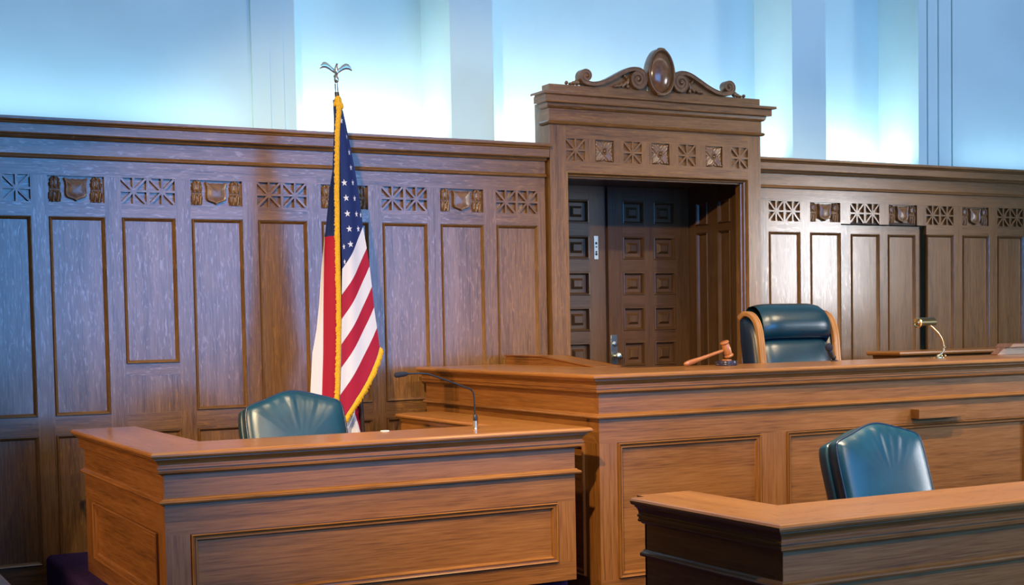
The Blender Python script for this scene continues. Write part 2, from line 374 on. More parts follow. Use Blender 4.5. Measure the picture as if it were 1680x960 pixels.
def wainscot(name, label, Yf, cols, x0, x1, zlow, special={}, door=None):
    r = root(name, ((x0+x1)/2, Yf, 0), label, kind='structure')
    fr = facing_y(Yf)
    f = MB()
    xs_ = [x0]
    k = 0
    xe = x0
    joints = [x0]+[c[0]-.045+.02 for c in cols[3::4]]+[x1]
    for i in range(len(joints)-1): f.board(fr, joints[i], joints[i+1], 2.569, 2.668, -.03, 0, 'a')
    f.board(fr, x0, x1, 0, .30, -.03, .012, 'a')
    f.board(fr, x0, x1, .30, .416, -.03, 0, 'a')
    edges = [x0]+[e for c in cols for e in (c[0], c[1])]+[x1]
    for i in range(0, len(edges), 2):
        zt = 2.569
        if door and edges[i] > door[0]-.12 and edges[i+1] < door[1]+.12 and edges[i] > door[0]: 
            f.board(fr, edges[i], edges[i+1], door[2], zt, -.03, 0, 'b'); continue
        e0, e1 = edges[i], edges[i+1]
        if door and e0 < door[0] < e1:
            f.board(fr, e0, e1, door[2], zt, -.03, 0, 'b'); f.board(fr, e0, door[0], .416, door[2], -.05, 0, 'b'); continue
        if door and e0 < door[1] < e1:
            f.board(fr, e0, e1, door[2], zt, -.03, 0, 'b'); f.board(fr, door[1], e1, .416, door[2], -.06, 0, 'b'); continue
        f.board(fr, e0, e1, .416, zt, -.03, 0, 'b')
    for i, c in enumerate(cols):
        ind = door and c[0] > door[0] and c[1] < door[1]
        if ind: continue
        f.board(fr, c[0], c[1], 2.347, 2.423, -.03, 0, 'a')
        zb = special.get(i, 1.237)
        f.board(fr, c[0], c[1], 1.135, 1.237, -.03, 0, 'a')
        if zb > 1.3:
            f.board(fr, c[0], c[1], zb-.066, zb, -.03, 0, 'a'); f.board(fr, c[0], c[1], 1.237, zb-.066, -.03, -.003, 'b')
    f.build('stiles_and_rails', OAK, r)
    c_ = MB(); c_.sweep([(x0, Yf), (x1, Yf)], CORN, FLAT); c_.build('cornice', OAK, r)
    for i, c in enumerate(cols):
        d = .025
        m = MB(); m.rect(fr, c[0], c[1], 2.423, 2.569, -d, 'a')
        if c[2] == 's':
            mid = (c[0]+c[1])/2
            m.board(fr, mid-.009, mid+.009, 2.423, 2.569, -d, 0, 'b')
            star(m, fr, c[0], mid-.009, 2.423, 2.569, d); star(m, fr, mid+.009, c[1], 2.423, 2.569, d)
            m.build('lattice_carving', OAK, r)
        else:
            w = c[1]-c[0]
            cp = m.build('shield_carving', OAK, r)
            s_ = MB(); shield(s_, fr, (c[0]+c[1])/2, 2.496, .128*w/.306, .128); s_.build('shield', CARVE, cp, smooth=True)
            for sg in (-1, 1):
                o = MB(); xc = (c[0]+c[1])/2+sg*.112*w/.306; hw = .036*w/.306
                hfield(o, fr, xc-hw, xc+hw, 2.427, 2.566, orn, 26, 44, -.0255, .028); o.build('leaf_scroll', CARVE, cp, smooth=True)
        ind = door and c[0] > door[0] and c[1] < door[1]
        if ind: continue
        for z0, z1 in ((special.get(i, 1.237), 2.347), (.416, 1.135)):
            if z1 < zlow and z1 < 1.2: continue
            m = MB(); m.rect(fr, c[0], c[1], z0, z1, -.0105, 'b'); p = m.build('panel', OAK, r)
            m = MB(); m.rings(fr, c[0], c[1], z0, z1, MOLD); m.build('panel_molding', OAK, p)
    return r
LC = [(1.4095+.3973*(i-1), 1.4095+.3973*(i-1)+.306, 's' if i % 2 == 0 else 'h') for i in range(-10, 9)]
wainscot('trim_1', 'long dark oak wall panelling left of the carved doorway, shields and star lattices along its top', 8.0, LC, -3.2, 4.556, 0, special={12: 1.516})
RC = [(6.482+.3865*i, 6.482+.3865*i+.290, 's' if i % 2 == 0 else 'h') for i in range(0, 12)]
DX0, DX1, DZ = 7.163, 8.004, 2.414
wr = wainscot('trim_2', 'oak wall panelling right of the carved doorway, behind the judge chair and brass lamp', 8.1, RC, 6.30, 11.3, 2.0, door=(DX0, DX1, DZ))
b = MB(); fr = facing_y(8.1)
b.board(fr, DX1+.001, DX1+.02, .416, DZ, -.12, -.061, 'b', 0); b.board(fr, DX0-.02, DX0, .416, DZ, -.12, -.03, 'b'); b.board(fr, DX0, DX1, DZ, DZ+.02, -.12, -.0175, 'a')
b.build('door_jamb', DARKGAP, wr)  # recess shade painted into the jamb colour
d2 = root('door_2', (7.56, 8.145, .72), 'plain oak door hidden in the panelling behind the brass desk lamp', kind='structure')
fr = facing_y(8.145)
DP = [(7.30, 7.585), (7.672, 7.955)]
b = MB(); D0, D1 = DX0+.004, 8.001
for a0, a1 in ((D0, DP[0][0]), (DP[0][1], DP[1][0]), (DP[1][1], D1)): b.board(fr, a0, a1, .72, DZ-.006, -.04, 0, 'b')
for p in DP:
    b.board(fr, p[0], p[1], 2.345, DZ-.006, -.04, 0, 'a'); b.board(fr, p[0], p[1], .72, .95, -.04, 0, 'a')
b.build('door_frame', OAK, d2)
for p in DP:
    m = MB(); m.rect(fr, p[0], p[1], .95, 2.345, -.0105, 'b'); q = m.build('panel', OAK, d2)
    m = MB(); m.rings(fr, p[0], p[1], .95, 2.345, MOLD); m.build('panel_molding', OAK, q)

# ------------------------------------------------------------------ portal
PF = 7.95
pr_ = root('trim_3', (5.43, PF, .72), 'tall carved oak doorway surround with scrolled pediment and oval boss', kind='structure')
fr = facing_y(PF); PX0, PX1, OX0, OX1 = 4.568, 6.293, 4.691, 6.182
b = MB()
b.board(fr, PX0, OX0, .0, 3.0, -.10, 0, 'b'); b.board(fr, OX1, PX1, 0, 3.0, -.10, 0, 'b')
b.build('pilaster', OAK, pr_)
CX = [4.6925, 4.917, 5.141, 5.366, 5.586, 5.815, 6.037]; CW = .144
b = MB(); b.board(fr, OX0, OX1, 2.917, 3.01, -.10, 0, 'a'); b.board(fr, OX0, OX1, 2.70, 2.772, -.10, 0, 'a')
for i in range(6): b.board(fr, CX[i]+CW, CX[i+1], 2.772, 2.917, -.10, 0, 'b')
b.build('frieze_board', OAK, pr_)
def flower(u, v):
    r = math.hypot(u, v); th = math.atan2(v, u)
    if r < .15: return .55+.3*math.sqrt(max(0, 1-(r/.15)**2))
    if r < .22: return .35
    if r < .36: return .75*math.sqrt(max(.1, 1-((r-.29)/.075)**2)) if abs(r-.29) < .07 else .4
    ph = (th-PI/4) % (PI/2)
    if ph > PI/4: ph -= PI/2
    p = r*math.cos(ph)/1.36; q = r*math.sin(ph); w = .62*math.sin(PI*min(1, max(0, p))**.75)
    h = .05
    if w > .01 and abs(q) < w: h = .38+.40*(1-(q/w)**2)*(.6+.4*p)-.16*math.exp(-(q/.035)**2)+.05*math.cos(q*26)
    else:
        ph2 = (th) % (PI/2)
        if ph2 > PI/4: ph2 -= PI/2
        if abs(r*math.sin(ph2)) < .13*(r-.5)*2 and r > .55: h = .32
    return h
for i, x in enumerate(CX):
    m = MB(); m.rect(fr, x, x+CW, 2.772, 2.917, -.018, 'a')
    if i % 2 == 0:
        star(m, fr, x, x+CW, 2.772, 2.917, .018, .0135); m.build('lattice_carving', OAK, pr_)
    else:
        cp = m.build('flower_carving', OAK, pr_)
        m = MB(); hfield(m, fr, x+.003, x+CW-.003, 2.775, 2.914, flower, 56, 56, -.026, .036); m.build('flower', CARVE, cp, smooth=True)
PC = [(-.02, 3.000), (.012, 3.004), (.020, 3.010), (.024, 3.018), (.016, 3.027), (.005, 3.030), (.005, 3.106), (.018, 3.110), (.026, 3.120), (.030, 3.138), (.056, 3.141), (.058, 3.146),
      (.058, 3.184), (.068, 3.187), (.082, 3.190), (.082, 3.204), (.078, 3.207), (-.07, 3.207)]
b = MB(); b.sweep([(PX0, 8.05), (PX0, PF), (PX1, PF), (PX1, 8.05)], PC, FLAT); b.build('cornice', OAK, pr_)
b = MB(); b.board(FLAT, PX0+.004, PX1-.004, PF-.002, 8.05, 3.205, 3.266, 'a'); b.build('plinth', OAK, pr_, bevel=.003)
b = MB(); b.board(FLAT, PX0+.003, PX1-.003, PF+.002, 8.05, 2.95, 3.20); b.board(FLAT, 4.60, 6.262, 8.05, 8.20, 2.80, 3.19, 'a'); b.board(FLAT, 4.602, 4.64, 8.05, 8.74, .72, 2.79, 'c'); b.build('return_box', OAK, pr_)
b = MB()   # stepped moulding inside the opening
b.sweep([(OX0, .72), (OX0, 2.70), (OX1, 2.70), (OX1, .72)], [(0, 0), (-.008, 0.004), (-.013, -.006), (-.018, -.02), (-.024, -.022), (-.026, -.045), (-.036, -.047), (-.036, -.10), (0, -.10)], fr, side=-1)
b.build('opening_molding', OAK, pr_)
RX = 6.22
b = MB(); frr = facing_x(RX)
rv = [(8.205, 8.357), (8.482, 8.630)]
rows_ = [(2.363, 1.0), (2.590, 2.417)]
for a0, a1 in ((8.05, rv[0][0]), (rv[0][1], rv[1][0]), (rv[1][1], 8.78)): b.board(frr, a0, a1, .72, 2.72, -.03, 0, 'b')
for r_ in rv:
    b.board(frr, r_[0], r_[1], .72, 1.0, -.03, 0); b.board(frr, r_[0], r_[1], 2.363, 2.417, -.03, 0); b.board(frr, r_[0], r_[1], 2.59, 2.72, -.03, 0)
b.board(FLAT, 4.66, 6.24, 8.05, 8.78, 2.70, 2.74, 'a')
b.board(FLAT, 4.63, 4.665, 8.05, 8.78, .72, 2.72, 'c')
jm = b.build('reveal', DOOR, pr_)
for r_ in rv:
    for z0, z1 in ((1.0, 2.363), (2.417, 2.59)):
        m = MB(); m.rect(frr, r_[0], r_[1], z0, z1, -.012, 'b'); m.rings(frr, r_[0], r_[1], z0, z1, MOLD[:-1]+[(.02, -.012)]); m.build('reveal_panel', DOOR, jm)

# pediment crest
cf = facing_y(PF-.004)
def mir(p): return (2*5.4275-p[0], p[1])
def spiral(c, r0, r1, a0, a1, n):
    return [(c[0]+lerp(r0, r1, i/n)*math.cos(lerp(a0, a1, i/n)), c[1]+lerp(r0, r1, i/n)*math.sin(lerp(a0, a1, i/n))) for i in range(n+1)]
small = spiral((4.846, 3.330), .044, .006, math.radians(275), math.radians(275-610), 44)
big = spiral((5.251, 3.334), .066, .008, math.radians(95), math.radians(95-800), 64)
mid = catmull([(4.85, 3.286), (4.90, 3.281), (4.965, 3.293), (5.036, 3.322), (5.10, 3.355), (5.165, 3.387), (5.21, 3.399), (5.245, 3.400)], 6)
def band(path, w0, w1, mb, frn, n0, n1):
    n = len(path); rows = []
    for i, p in enumerate(path):
        a, c = path[max(i-1, 0)], path[min(i+1, n-1)]
        d = Vector((c[0]-a[0], c[1]-a[1])).normalized(); q = Vector((-d.y, d.x)); w = (w0 if i < n*.5 else lerp(w0, w1, (i/n-.5)*2))/2
        P = Vector(p)
        e = .18*w*2
        rows.append([frn(*(P+q*w), n0), frn(*(P+q*w), n1-.006), frn(*(P+q*(w-e*.4)), n1), frn(*(P+q*(w-e)), n1), frn(*(P+q*(w-e*1.3)), n1-.004), frn(*(P-q*(w-e*1.3)), n1-.004), frn(*(P-q*(w-e)), n1), frn(*(P-q*(w-e*.4)), n1), frn(*(P-q*w), n1-.006), frn(*(P-q*w), n0)])
    mb.grid(rows, closed=True, cap=True)
for mf in (lambda p: p, mir):
    m = MB(); m.prism(cf, [mf(p) for p in [(4.93, 3.264)]+[(x, z-.004) for x, z in mid[8:]]+[(5.30, 3.385), (5.34, 3.33), (5.34, 3.264)]], -.05, -.012)
    cr = m.build('crest_board', OAK, pr_)
    m = MB()
    pth = list(reversed(small))+mid[1:]
    pth2 = mid[-6:]+big[1:]
    band([mf(p) for p in reversed(pth)], .030, .016, m, cf, -.045, .022)
    band([mf(p) for p in pth2], .030, .014, m, cf, -.02, .024)
    for c, r_ in (((4.846, 3.330), .010), ((5.251, 3.334), .012)):
        x, z = mf(c); m.ball((x, PF-.02, z), (r_, .012, r_), 12, 6)
    m.build('scroll', CARVE, cr, smooth='auto')
    m = MB()
    for (x, z, rx, rz, a) in ((5.175, 3.315, .012, .032, -15), (5.148, 3.297, .012, .030, -38), (5.115, 3.288, .011, .030, -58), (5.085, 3.281, .009, .026, -72), (5.155, 3.345, .009, .02, 40), (5.175, 3.282, .012, .016, 0)):
        X, Z = mf((x, z)); sg = 1 if mf((0, 0))[0] == 0 else -1
        m.ball((X, PF-.006, Z), (rx, .014, rz), 10, 8, rot=Matrix.Rotation(math.radians(-a*sg), 3, 'Y'))
    for (x, z, rx, rz) in ((4.785, 3.286, .022, .020), (4.760, 3.280, .018, .014), (4.735, 3.274, .014, .010), (4.704, 3.279, .011, .013)):
        X, Z = mf((x, z)); m.ball((X, PF+.004, Z), (rx, .018, rz), 10, 8)
    m.build('leaf_spray', CARVE, cr, smooth=True)
m = MB()
def egg(k, n): 
    return [cf(5.4315+k*.107*(1-.10*math.sin(t))*math.cos(t)*(1 if True else 0), 3.392+k*.160*math.sin(t), n) for t in [2*PI*i/48 for i in range(48)]]
m.grid([egg(*q) for q in ((.93, -.045), (1.0, -.03), (1.0, .030), (.985, .040), (.95, .044), (.90, .040), (.87, .028), (.855, .018))], closed=True, cap=False)
m.ball((5.4315, PF-.035, 3.545), (.034, .012, .010), 12, 8); m.ball((5.4315, PF-.036, 3.238), (.04, .012, .009), 12, 8)
ct = m.build('oval_boss', CARVE, pr_, smooth=True)
m = MB(); m.grid([egg(*q) for q in ((.86, .016), (.80, .024), (.66, .036), (.48, .045), (.25, .050), (.01, .052))], closed=True)
BOSS = plain('polished_boss', (.16, .075, .032), .16, var=(22, .4), coat=.4); m.build('boss_dome', BOSS, ct, smooth=True)

# double door
d1 = root('door_1', (5.485, 8.73, .72), 'shade-darkened oak double door of square raised panels inside the carved doorway', kind='structure')
fr = facing_y(8.73)
PROWS = [(2.429, 2.600), (2.168, 2.339), (1.905, 2.077), (1.642, 1.818), (1.380, 1.560), (1.118, 1.296), (.856, 1.034)]
def leaf(x0, x1, cols):
    b = MB()
    e = [x0]+[c for q in cols for c in q]+[x1]
    for i in range(0, len(e), 2): b.board(fr, e[i], e[i+1], .73, 2.705, -.045, 0, 'b')
    zs = [.73]+[z for r_ in reversed(PROWS) for z in r_]+[2.705]
    for c in cols:
        for i in range(0, len(zs), 2): b.board(fr, c[0], c[1], zs[i], zs[i+1], -.045, 0, 'a')
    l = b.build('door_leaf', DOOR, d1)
    for c in cols:
        for z0, z1 in PROWS:
            m = MB(); m.rings(fr, c[0], c[1], z0, z1, [(0, 0), (.003, .006), (.010, .007), (.014, .0), (.022, -.022), (.046, -.022), (.062, -.004), (.064, -.002)])
            m.rect(fr, c[0]+.064, c[1]-.064, z0+.064, z1-.064, -.002, 'b'); m.build('raised_panel', DOOR, l)
    return l
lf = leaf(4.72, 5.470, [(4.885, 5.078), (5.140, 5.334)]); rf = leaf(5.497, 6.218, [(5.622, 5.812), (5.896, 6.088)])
b = MB(); b.board(fr, 5.468, 5.500, .73, 2.69, -.045, -.03, 'b'); b.build('leaf_gap_strip', DARKGAP, d1)  # strip added behind the leaf gap, its shade put into the colour
b = MB(); b.board(fr, 5.374, 5.408, 2.168, 2.338, 0, .006, 'b')
for z, r_ in ((2.285, .010), (2.258, .006), (2.222, .008), (2.205, .010)): b.lathe([(r_, .006), (r_*.8, .011)], fr(5.391, z, 0), (0, -1, 0), 12, m=1)
b.build('latch_plate', [NICKEL, BLACK], lf, bevel=.001)
b = MB(); b.board(fr, 5.505, 5.560, 1.392, 1.612, 0, .007, 'b')
b.lathe([(.018, .006), (.019, .012), (.017, .02), (.008, .022)], fr(5.538, 1.545, 0), (0, -1, 0), 18)
b.lathe([(.012, .006), (.010, .03), (.022, .04), (.028, .055), (.026, .068), (.014, .076)], fr(5.545, 1.455, 0), (0, -1, 0), 20)
b.build('door_knob', NICKEL, rf, smooth='auto', bevel=.001)

# ------------------------------------------------------------------ benches
NOSE = [(0, 0), (.052, 0), (.060, -.003), (.065, -.010), (.065, -.017), (.060, -.024), (.052, -.027), (0, -.027)]
BCORN = [(-.01, -.022), (.046, -.022), (.046, -.033), (.041, -.036), (.033, -.044), (.028, -.055), (.028, -.062), (.034, -.064), (.034, -.072), (.028, -.074), (.028, -.080), (.032, -.082), (.031, -.090), (.018, -.094), (.012, -.100), (-.01, -.102)]
BSTR = [(-.01, -.196), (.006, -.198), (.012, -.204), (.022, -.208), (.025, -.214), (.022, -.221), (.012, -.224), (-.01, -.225)]
BMOLD = [(0, 0), (.0005, -.007), (.003, -.007), (.004, .010), (.007, .014), (.012, .010), (.014, .003), (.019, .002), (.022, .006), (.026, .006), (.029, -.002), (.034, -.010)]
def prof(p, z): return [(o, z+h) for o, h in p]
def face_panels(b, parent, fr, a0, a1, zt, zb, pan, pzt, pzb):
    b.board(fr, a0, a1, pzt, zt, -.04, 0, 'a'); b.board(fr, a0, a1, zb, pzb, -.04, 0, 'a')
    e = [a0]+[q for p in pan for q in p]+[a1]
    for i in range(0, len(e), 2): b.board(fr, e[i], e[i+1], pzb, pzt, -.04, 0, 'b')
    out = []
    for p in pan:
        m = MB(); m.rect(fr, p[0], p[1], pzb, pzt, -.0095, 'a'); out.append((m, p))
    return out
def bench(r, z, zf, path, faces, caps, pz_drop, pz_bot):
    body = MB(); pend = []
    for fr, a0, a1, pans in faces: pend += [(m, p, fr) for m, p in face_panels(body, r, fr, a0, a1, z-.02, zf, pans, z-pz_drop, pz_bot)]
    bo = body.build('body', BEN, r)
    for m, p, fr in pend:
        q = m.build('panel', BEN, r)
        k = MB(); k.rings(fr, p[0], p[1], pz_bot, z-pz_drop, BMOLD); k.build('panel_molding', BEN, q)
    c = MB(); c.sweep(path, prof(BCORN, z), FLAT); c.build('cornice_molding', BEN, r)
    c = MB(); c.sweep(path, prof(BSTR, z), FLAT); c.build('string_molding', BEN, r)
    t = MB()
    for poly, ang in caps: t.prism(FLAT, poly, z-.027, z, ang)
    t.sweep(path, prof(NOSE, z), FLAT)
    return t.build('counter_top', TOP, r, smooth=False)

# witness stand
zw = 1.205
ws = root('witness_stand', (2.43, 6.5, .47), 'three-sided wooden witness stand on the left with a gooseneck microphone on it', 'witness stand')
wl, wrr, wf, wb = 1.435, 3.410, 5.745, 7.36
o = .0
bench(ws, zw, .47, [(wl, wb), (wl, wf), (wrr, wf), (wrr, 7.36)],
      [(facing_y(wf), wl, wrr, [(1.539, 3.312)]), (facing_x(wl), wf+.04, wb, [(5.862, 7.150)]), (facing_px(wrr), wf+.04, wb, [])],
      [([(wl, wf), (wrr, wf), (3.19, 6.15), (1.70, 6.15)], 0), ([(wl, wb), (wl, wf), (1.70, 6.15), (1.70, wb)], PI/2), ([(3.19, 6.15), (wrr, wf), (wrr, wb), (3.19, wb)], PI/2)], .353, .56)
m = MB(); m.sweep([(wl+.04, wb), (wl+.04, wf+.04), (wrr-.04, wf+.04), (wrr-.04, wb)], [(0, .47), (0, zw-.02), (-.012, zw-.02), (-.012, .47)], FLAT); m.build('inner_lining', BEN, ws)
m = MB(); m.sweep([(1.70, wb), (1.70, 6.15), (3.19, 6.15), (3.19, wb)], prof([(.05, 0), (-.008, -.003), (-.013, -.010), (-.013, -.017), (-.008, -.024), (.05, -.027), (.05, -.03), (.012, -.03), (.012, -.045), (.022, -.05), (.022, -.10), (.06, -.10)], zw), FLAT); m.build('inner_nosing', TOP, ws)

# judge's bench
zj = 1.450
zk = zj+.0010   # small things stand on the counter
jb = root('judges_bench', (5.5, 6.1, .30), "long raised oak judge's bench carrying the gavel and the brass lamp", "judge's bench")
jl, jf, jr, jbk = 3.624, 5.865, 10.2, 7.90
bench(jb, zj, .30, [(jl, jbk), (jl, jf), (jr, jf)],
      [(facing_y(jf), jl, jr, [(3.728, 4.626), (4.796, 6.62), (6.79, 8.6), (8.77, 10.1)]), (facing_x(jl), jf+.04, jbk, [(6.0, 7.78)])],
      [([(jl, jf), (jr, jf), (jr, 6.50), (4.26, 6.50)], 0), ([(jl, jbk), (jl, jf), (4.26, 6.50), (4.26, jbk)], PI/2)], .346, .42)
m = MB(); m.sweep([(jl+.05, jbk), (jl+.05, jf+.05), (jr, jf+.05)], [(0, .72), (0, zj-.02), (-.012, zj-.02), (-.012, .72)], FLAT); m.build('inner_lining', BEN, jb)
m = MB()
sl = [(7.90, zj), (7.90, 1.508), (7.43, 1.508), (6.80, 1.452), (6.80, zj)]
m.prism(facing_x(4.19), [(p[0], p[1]) for p in sl], -.16, 0, 0)
m.sweep([(7.90, 1.508), (7.43, 1.508), (6.80, 1.454)], [(.0, .010), (.006, .010), (.008, .004), (.008, -.17), (.0, -.17)], facing_x(4.19), side=-1)
m.board(facing_x(4.19), 7.43, 7.90, 1.484, 1.490, 0, .004)
tag(m.build('paper_ledge', BEN, jb, bevel=.002), 'low wedge-ended ledge on the left arm of the bench top')
m = MB(); m.prism(facing_y(6.40), [(6.955, zj), (10.2, zj), (10.2, 1.500), (7.02, 1.500), (6.955, 1.455)], -.06, 0, 0)
m.prism(facing_y(6.40), [(7.015, 1.4985), (10.2, 1.4985), (10.2, 1.522), (7.045, 1.522)], -.08, .045, 0)
tag(m.build('paper_ledge', BEN, jb, bevel=.002), 'raised ledge with a slanted end at the right of the bench top')
m = MB(); m.board(facing_y(jf), 5.69, 6.055, 1.131, 1.184, .0, .065, 'a'); tag(m.build('shelf_block', BEN, jb, bevel=.002), 'small plain wooden block fixed to the bench front')

# clerk's bench
zr = 1.05
cb = root('clerk_bench', (4.5, 3.7, .30), 'lower wooden bench at the front right, nearest, with a teal chair behind it', 'bench')
cl, cfy, crr, cbk = 2.880, 3.543, 8.6, 4.345
bench(cb, zr, .30, [(cl, cbk), (cl, cfy), (crr, cfy)],
      [(facing_y(cfy), cl, crr, [(2.99, 4.5), (4.66, 6.3), (6.46, 8.4)]), (facing_x(cl), cfy+.04, cbk, [(3.67, 4.22)])],
      [([(cl, cfy), (crr, cfy), (crr, 3.863), (3.118, 3.863)], 0), ([(cl, cbk+.05), (cl, cfy), (3.118, 3.863), (3.118, cbk+.05)], PI/2)], .346, .42)
m = MB(); m.sweep([(cl+.05, cbk), (cl+.05, cfy+.05), (crr, cfy+.05)], [(0, .30), (0, zr-.02), (-.012, zr-.02), (-.012, .30)], FLAT); m.build('inner_lining', BEN, cb)
m = MB(); m.board(FLAT, cl, cl+.06, cbk-.01, cbk, .30, zr-.02, 'b'); m.build('end_board', BEN, cb)

# side desk behind the judge
sd = root('side_desk', (8.3, 7.55, .72), 'narrow wooden desk in front of the right wall panelling, just behind the brass lamp', 'desk')
m = MB(); m.prism(FLAT, [(7.10, 7.42), (10.2, 7.42), (10.2, 7.70), (7.10, 7.70)], 1.432, 1.462, 0)
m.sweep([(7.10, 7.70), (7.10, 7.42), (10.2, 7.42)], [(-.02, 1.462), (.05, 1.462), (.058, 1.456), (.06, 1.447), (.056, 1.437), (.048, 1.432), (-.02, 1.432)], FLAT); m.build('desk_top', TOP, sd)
m = MB(); m.sweep([(7.13, 7.70), (7.13, 7.45), (10.2, 7.45)], [(-.02, 1.433), (.03, 1.433), (.026, 1.41), (.012, 1.395), (.01, 1.37), (0, 1.36), (0, .72), (-.02, .72)], FLAT); m.build('body', BEN, sd)

# rail end at the lower left
rl = root('wooden_rail', (.6, 5.1, 0), 'orange wooden rail cap just showing in the lower left corner', 'rail')
m = MB(); m.board(FLAT, .45, .755, 4.2, 5.95, .77, .80, 'b'); m.build('rail_cap', TOP, rl, bevel=.01, seg=3)
m = MB(); m.board(FLAT, .52, .70, 4.25, 5.9, 0, .775, 'b'); m.build('body', BEN, rl)

# ------------------------------------------------------------------ chairs
def outline(k=1.0, inset=0.0):
    # camel-back outline in local x, z (0 = seat level); returns closed loop, bottom left first
    pts = [(-.262, .0), (-.266, .14), (-.270, .30), (-.264, .372), (-.245, .398), (-.16, .428), (-.08, .458), (-.02, .470), (.04, .466), (.12, .446), (.20, .424), (.238, .408), (.258, .380), (.266, .31), (.272, .16), (.274, .0)]
    c = catmull([(x, z) for x, z in pts], 5)
    cx, cz = 0, .2
    return [(cx+(x-cx)*(1-inset/.27), cz+(z-cz)*(1-inset/.24)) for x, z in c]
def recl(p, ang):   # recline: rotate about x at seat level; local y forward = -Y
    x, y, z = p; c, s_ = math.cos(ang), math.sin(ang)
    return Vector((x, y*c+z*s_, z*c-y*s_))
def side_chair(loc, rz, label):
    r = root('leather_chair', (0, 0, 0), label, 'chair', 'teal leather side chairs')
    H = .46; A = math.radians(16)
    def T(x, y, z): q = recl((x, y, z), A); return q+Vector((0, .20, H))
    lo = [(0.0, .030), (.006, .012), (.012, .0)]
    m = MB(); rows = []
    for ins, y in ((.0, .052), (.0, .006), (.004, -.002), (.012, -.014), (.03, -.026), (.06, -.034), (.12, -.040), (.20, -.043)):
        rows.append([T(x, y+(.0035*(math.sin(x*105+1.3)+.6*math.sin(x*61))*math.exp(-((z-.42)/.055)**2) if ins > .02 else 0), z) for x, z in outline(inset=ins)])
    m.grid(rows, closed=True, cap=True); bk = m.build('backrest', TEAL, r, smooth=True)
    m = MB(); ol = outline(inset=.003); m.tube([T(x, -.001, z) for x, z in ol], .0055, 8); m.build('piping', NAVY, bk, smooth=True)
    m = MB(); rows = []
    for ins, y in ((.02, .056), (-.004, .060), (-.006, .070), (-.006, .110), (.0, .122), (.03, .130), (.12, .134), (.2, .134)):
        rows.append([T(x, y, z*.985-.0) for x, z in outline(inset=ins)])
    m.grid(rows, closed=True, cap=True); m.build('back_shell', TEAL, r, smooth=True)
    m = MB(); rows = []
    def sq(k, z):
        out = []
        for i in range(40):
            t = 2*PI*i/40; c, s_ = math.cos(t), math.sin(t); e = .35
            out.append(Vector((.265*k*math.copysign(abs(c)**e, c), -.06+.255*k*math.copysign(abs(s_)**e, s_), z)))
        return out
    m.grid([sq(.9, H-.09), sq(1, H-.08), sq(1.02, H-.04), sq(1, H-.01), sq(.9, H+.012), sq(.5, H+.022), sq(.05, H+.024)], closed=True, cap=True); m.build('seat', TEAL, r, smooth=True)
    for sx in (-1, 1):
        m = MB(); m.tube(catmull([(sx*.285, .16, H-.06), (sx*.30, .15, H+.06), (sx*.295, .08, H+.125), (sx*.295, -.06, H+.135), (sx*.295, -.17, H+.12), (sx*.29, -.18, H+.03), (sx*.285, -.15, H-.06)], 6), .019, 10); m.build('arm', FRAMEW, r, smooth=True)
    m = MB(); m.tube([(0, -.05, H-.09), (0, -.05, .10)], .03, 14); m.build('column', BLACK, r, smooth='auto')
    for k in range(5):
        a = 2*PI*k/5+.3; c, s_ = math.cos(a), math.sin(a)
        m = MB(); m.tube([(0, -.05, .115), (c*.15, -.05+s_*.15, .095), (c*.29, -.05+s_*.29, .065)], [.028, .022, .016], 10); m.ball((c*.29, -.05+s_*.29, .028), (.028, .028, .028), 12, 8); m.build('leg', BLACK, r, smooth=True)
    r.location = loc; r.rotation_euler = (0, 0, rz); return r
def copy_thing(r, loc, rz, label):
    c = r.copy(); COL.objects.link(c); c.location = loc; c.rotation_euler = (0, 0, rz); c['label'] = label
    for ch in list(r.children):
        d = ch.copy(); COL.objects.link(d); d.parent = c
        for g in ch.children:
            e = g.copy(); COL.objects.link(e); e.parent = d
    return c
ch1 = side_chair((2.402, 6.555, .47), .0, 'teal leather chair with a peaked back behind the witness stand, left of the flag')
ch2 = copy_thing(ch1, (4.560, 4.60, .30), .0, 'teal leather chair with a wrinkled glossy back behind the front right bench')

# judge's chair
jc = root('judge_chair', (5.77, 6.80, .72), "high-backed dark teal leather judge's chair with bent wood side frames", 'chair')
J0 = Vector((5.73, 6.86, 0)); HZ = 1.17
def JT(x, y, z): return J0+Vector((x*.91, y+(z-HZ)*.16, z))
def soft(w, rows_):   # rows (z, y front, halfwidth)
    out = []
    for z, y, hw in rows_:
        out.append([JT(hw*u, y+.035*(abs(u)**6), z-.012*abs(u)**8) for u in [-1+2*i/24 for i in range(25)]])
    return out
m = MB()
low = [(1.13, -.02, .285), (1.18, -.045, .29), (1.30, -.06, .292), (1.44, -.056, .292), (1.53, -.045, .292), (1.568, -.028, .290), (1.585, -.005, .285), (1.588, .02, .28)]
top = [(1.585, .005, .285), (1.583, -.02, .292), (1.59, -.050, .294), (1.62, -.078, .296), (1.67, -.090, .296), (1.72, -.082, .293), (1.765, -.055, .287), (1.792, -.015, .278), (1.803, .03, .268), (1.795, .085, .262), (1.76, .125, .262), (1.5, .145, .27), (1.13, .12, .27)]
m.grid(soft(0, low)); m.grid(soft(0, top)); m.build('backrest', JTEAL, jc, smooth=True)
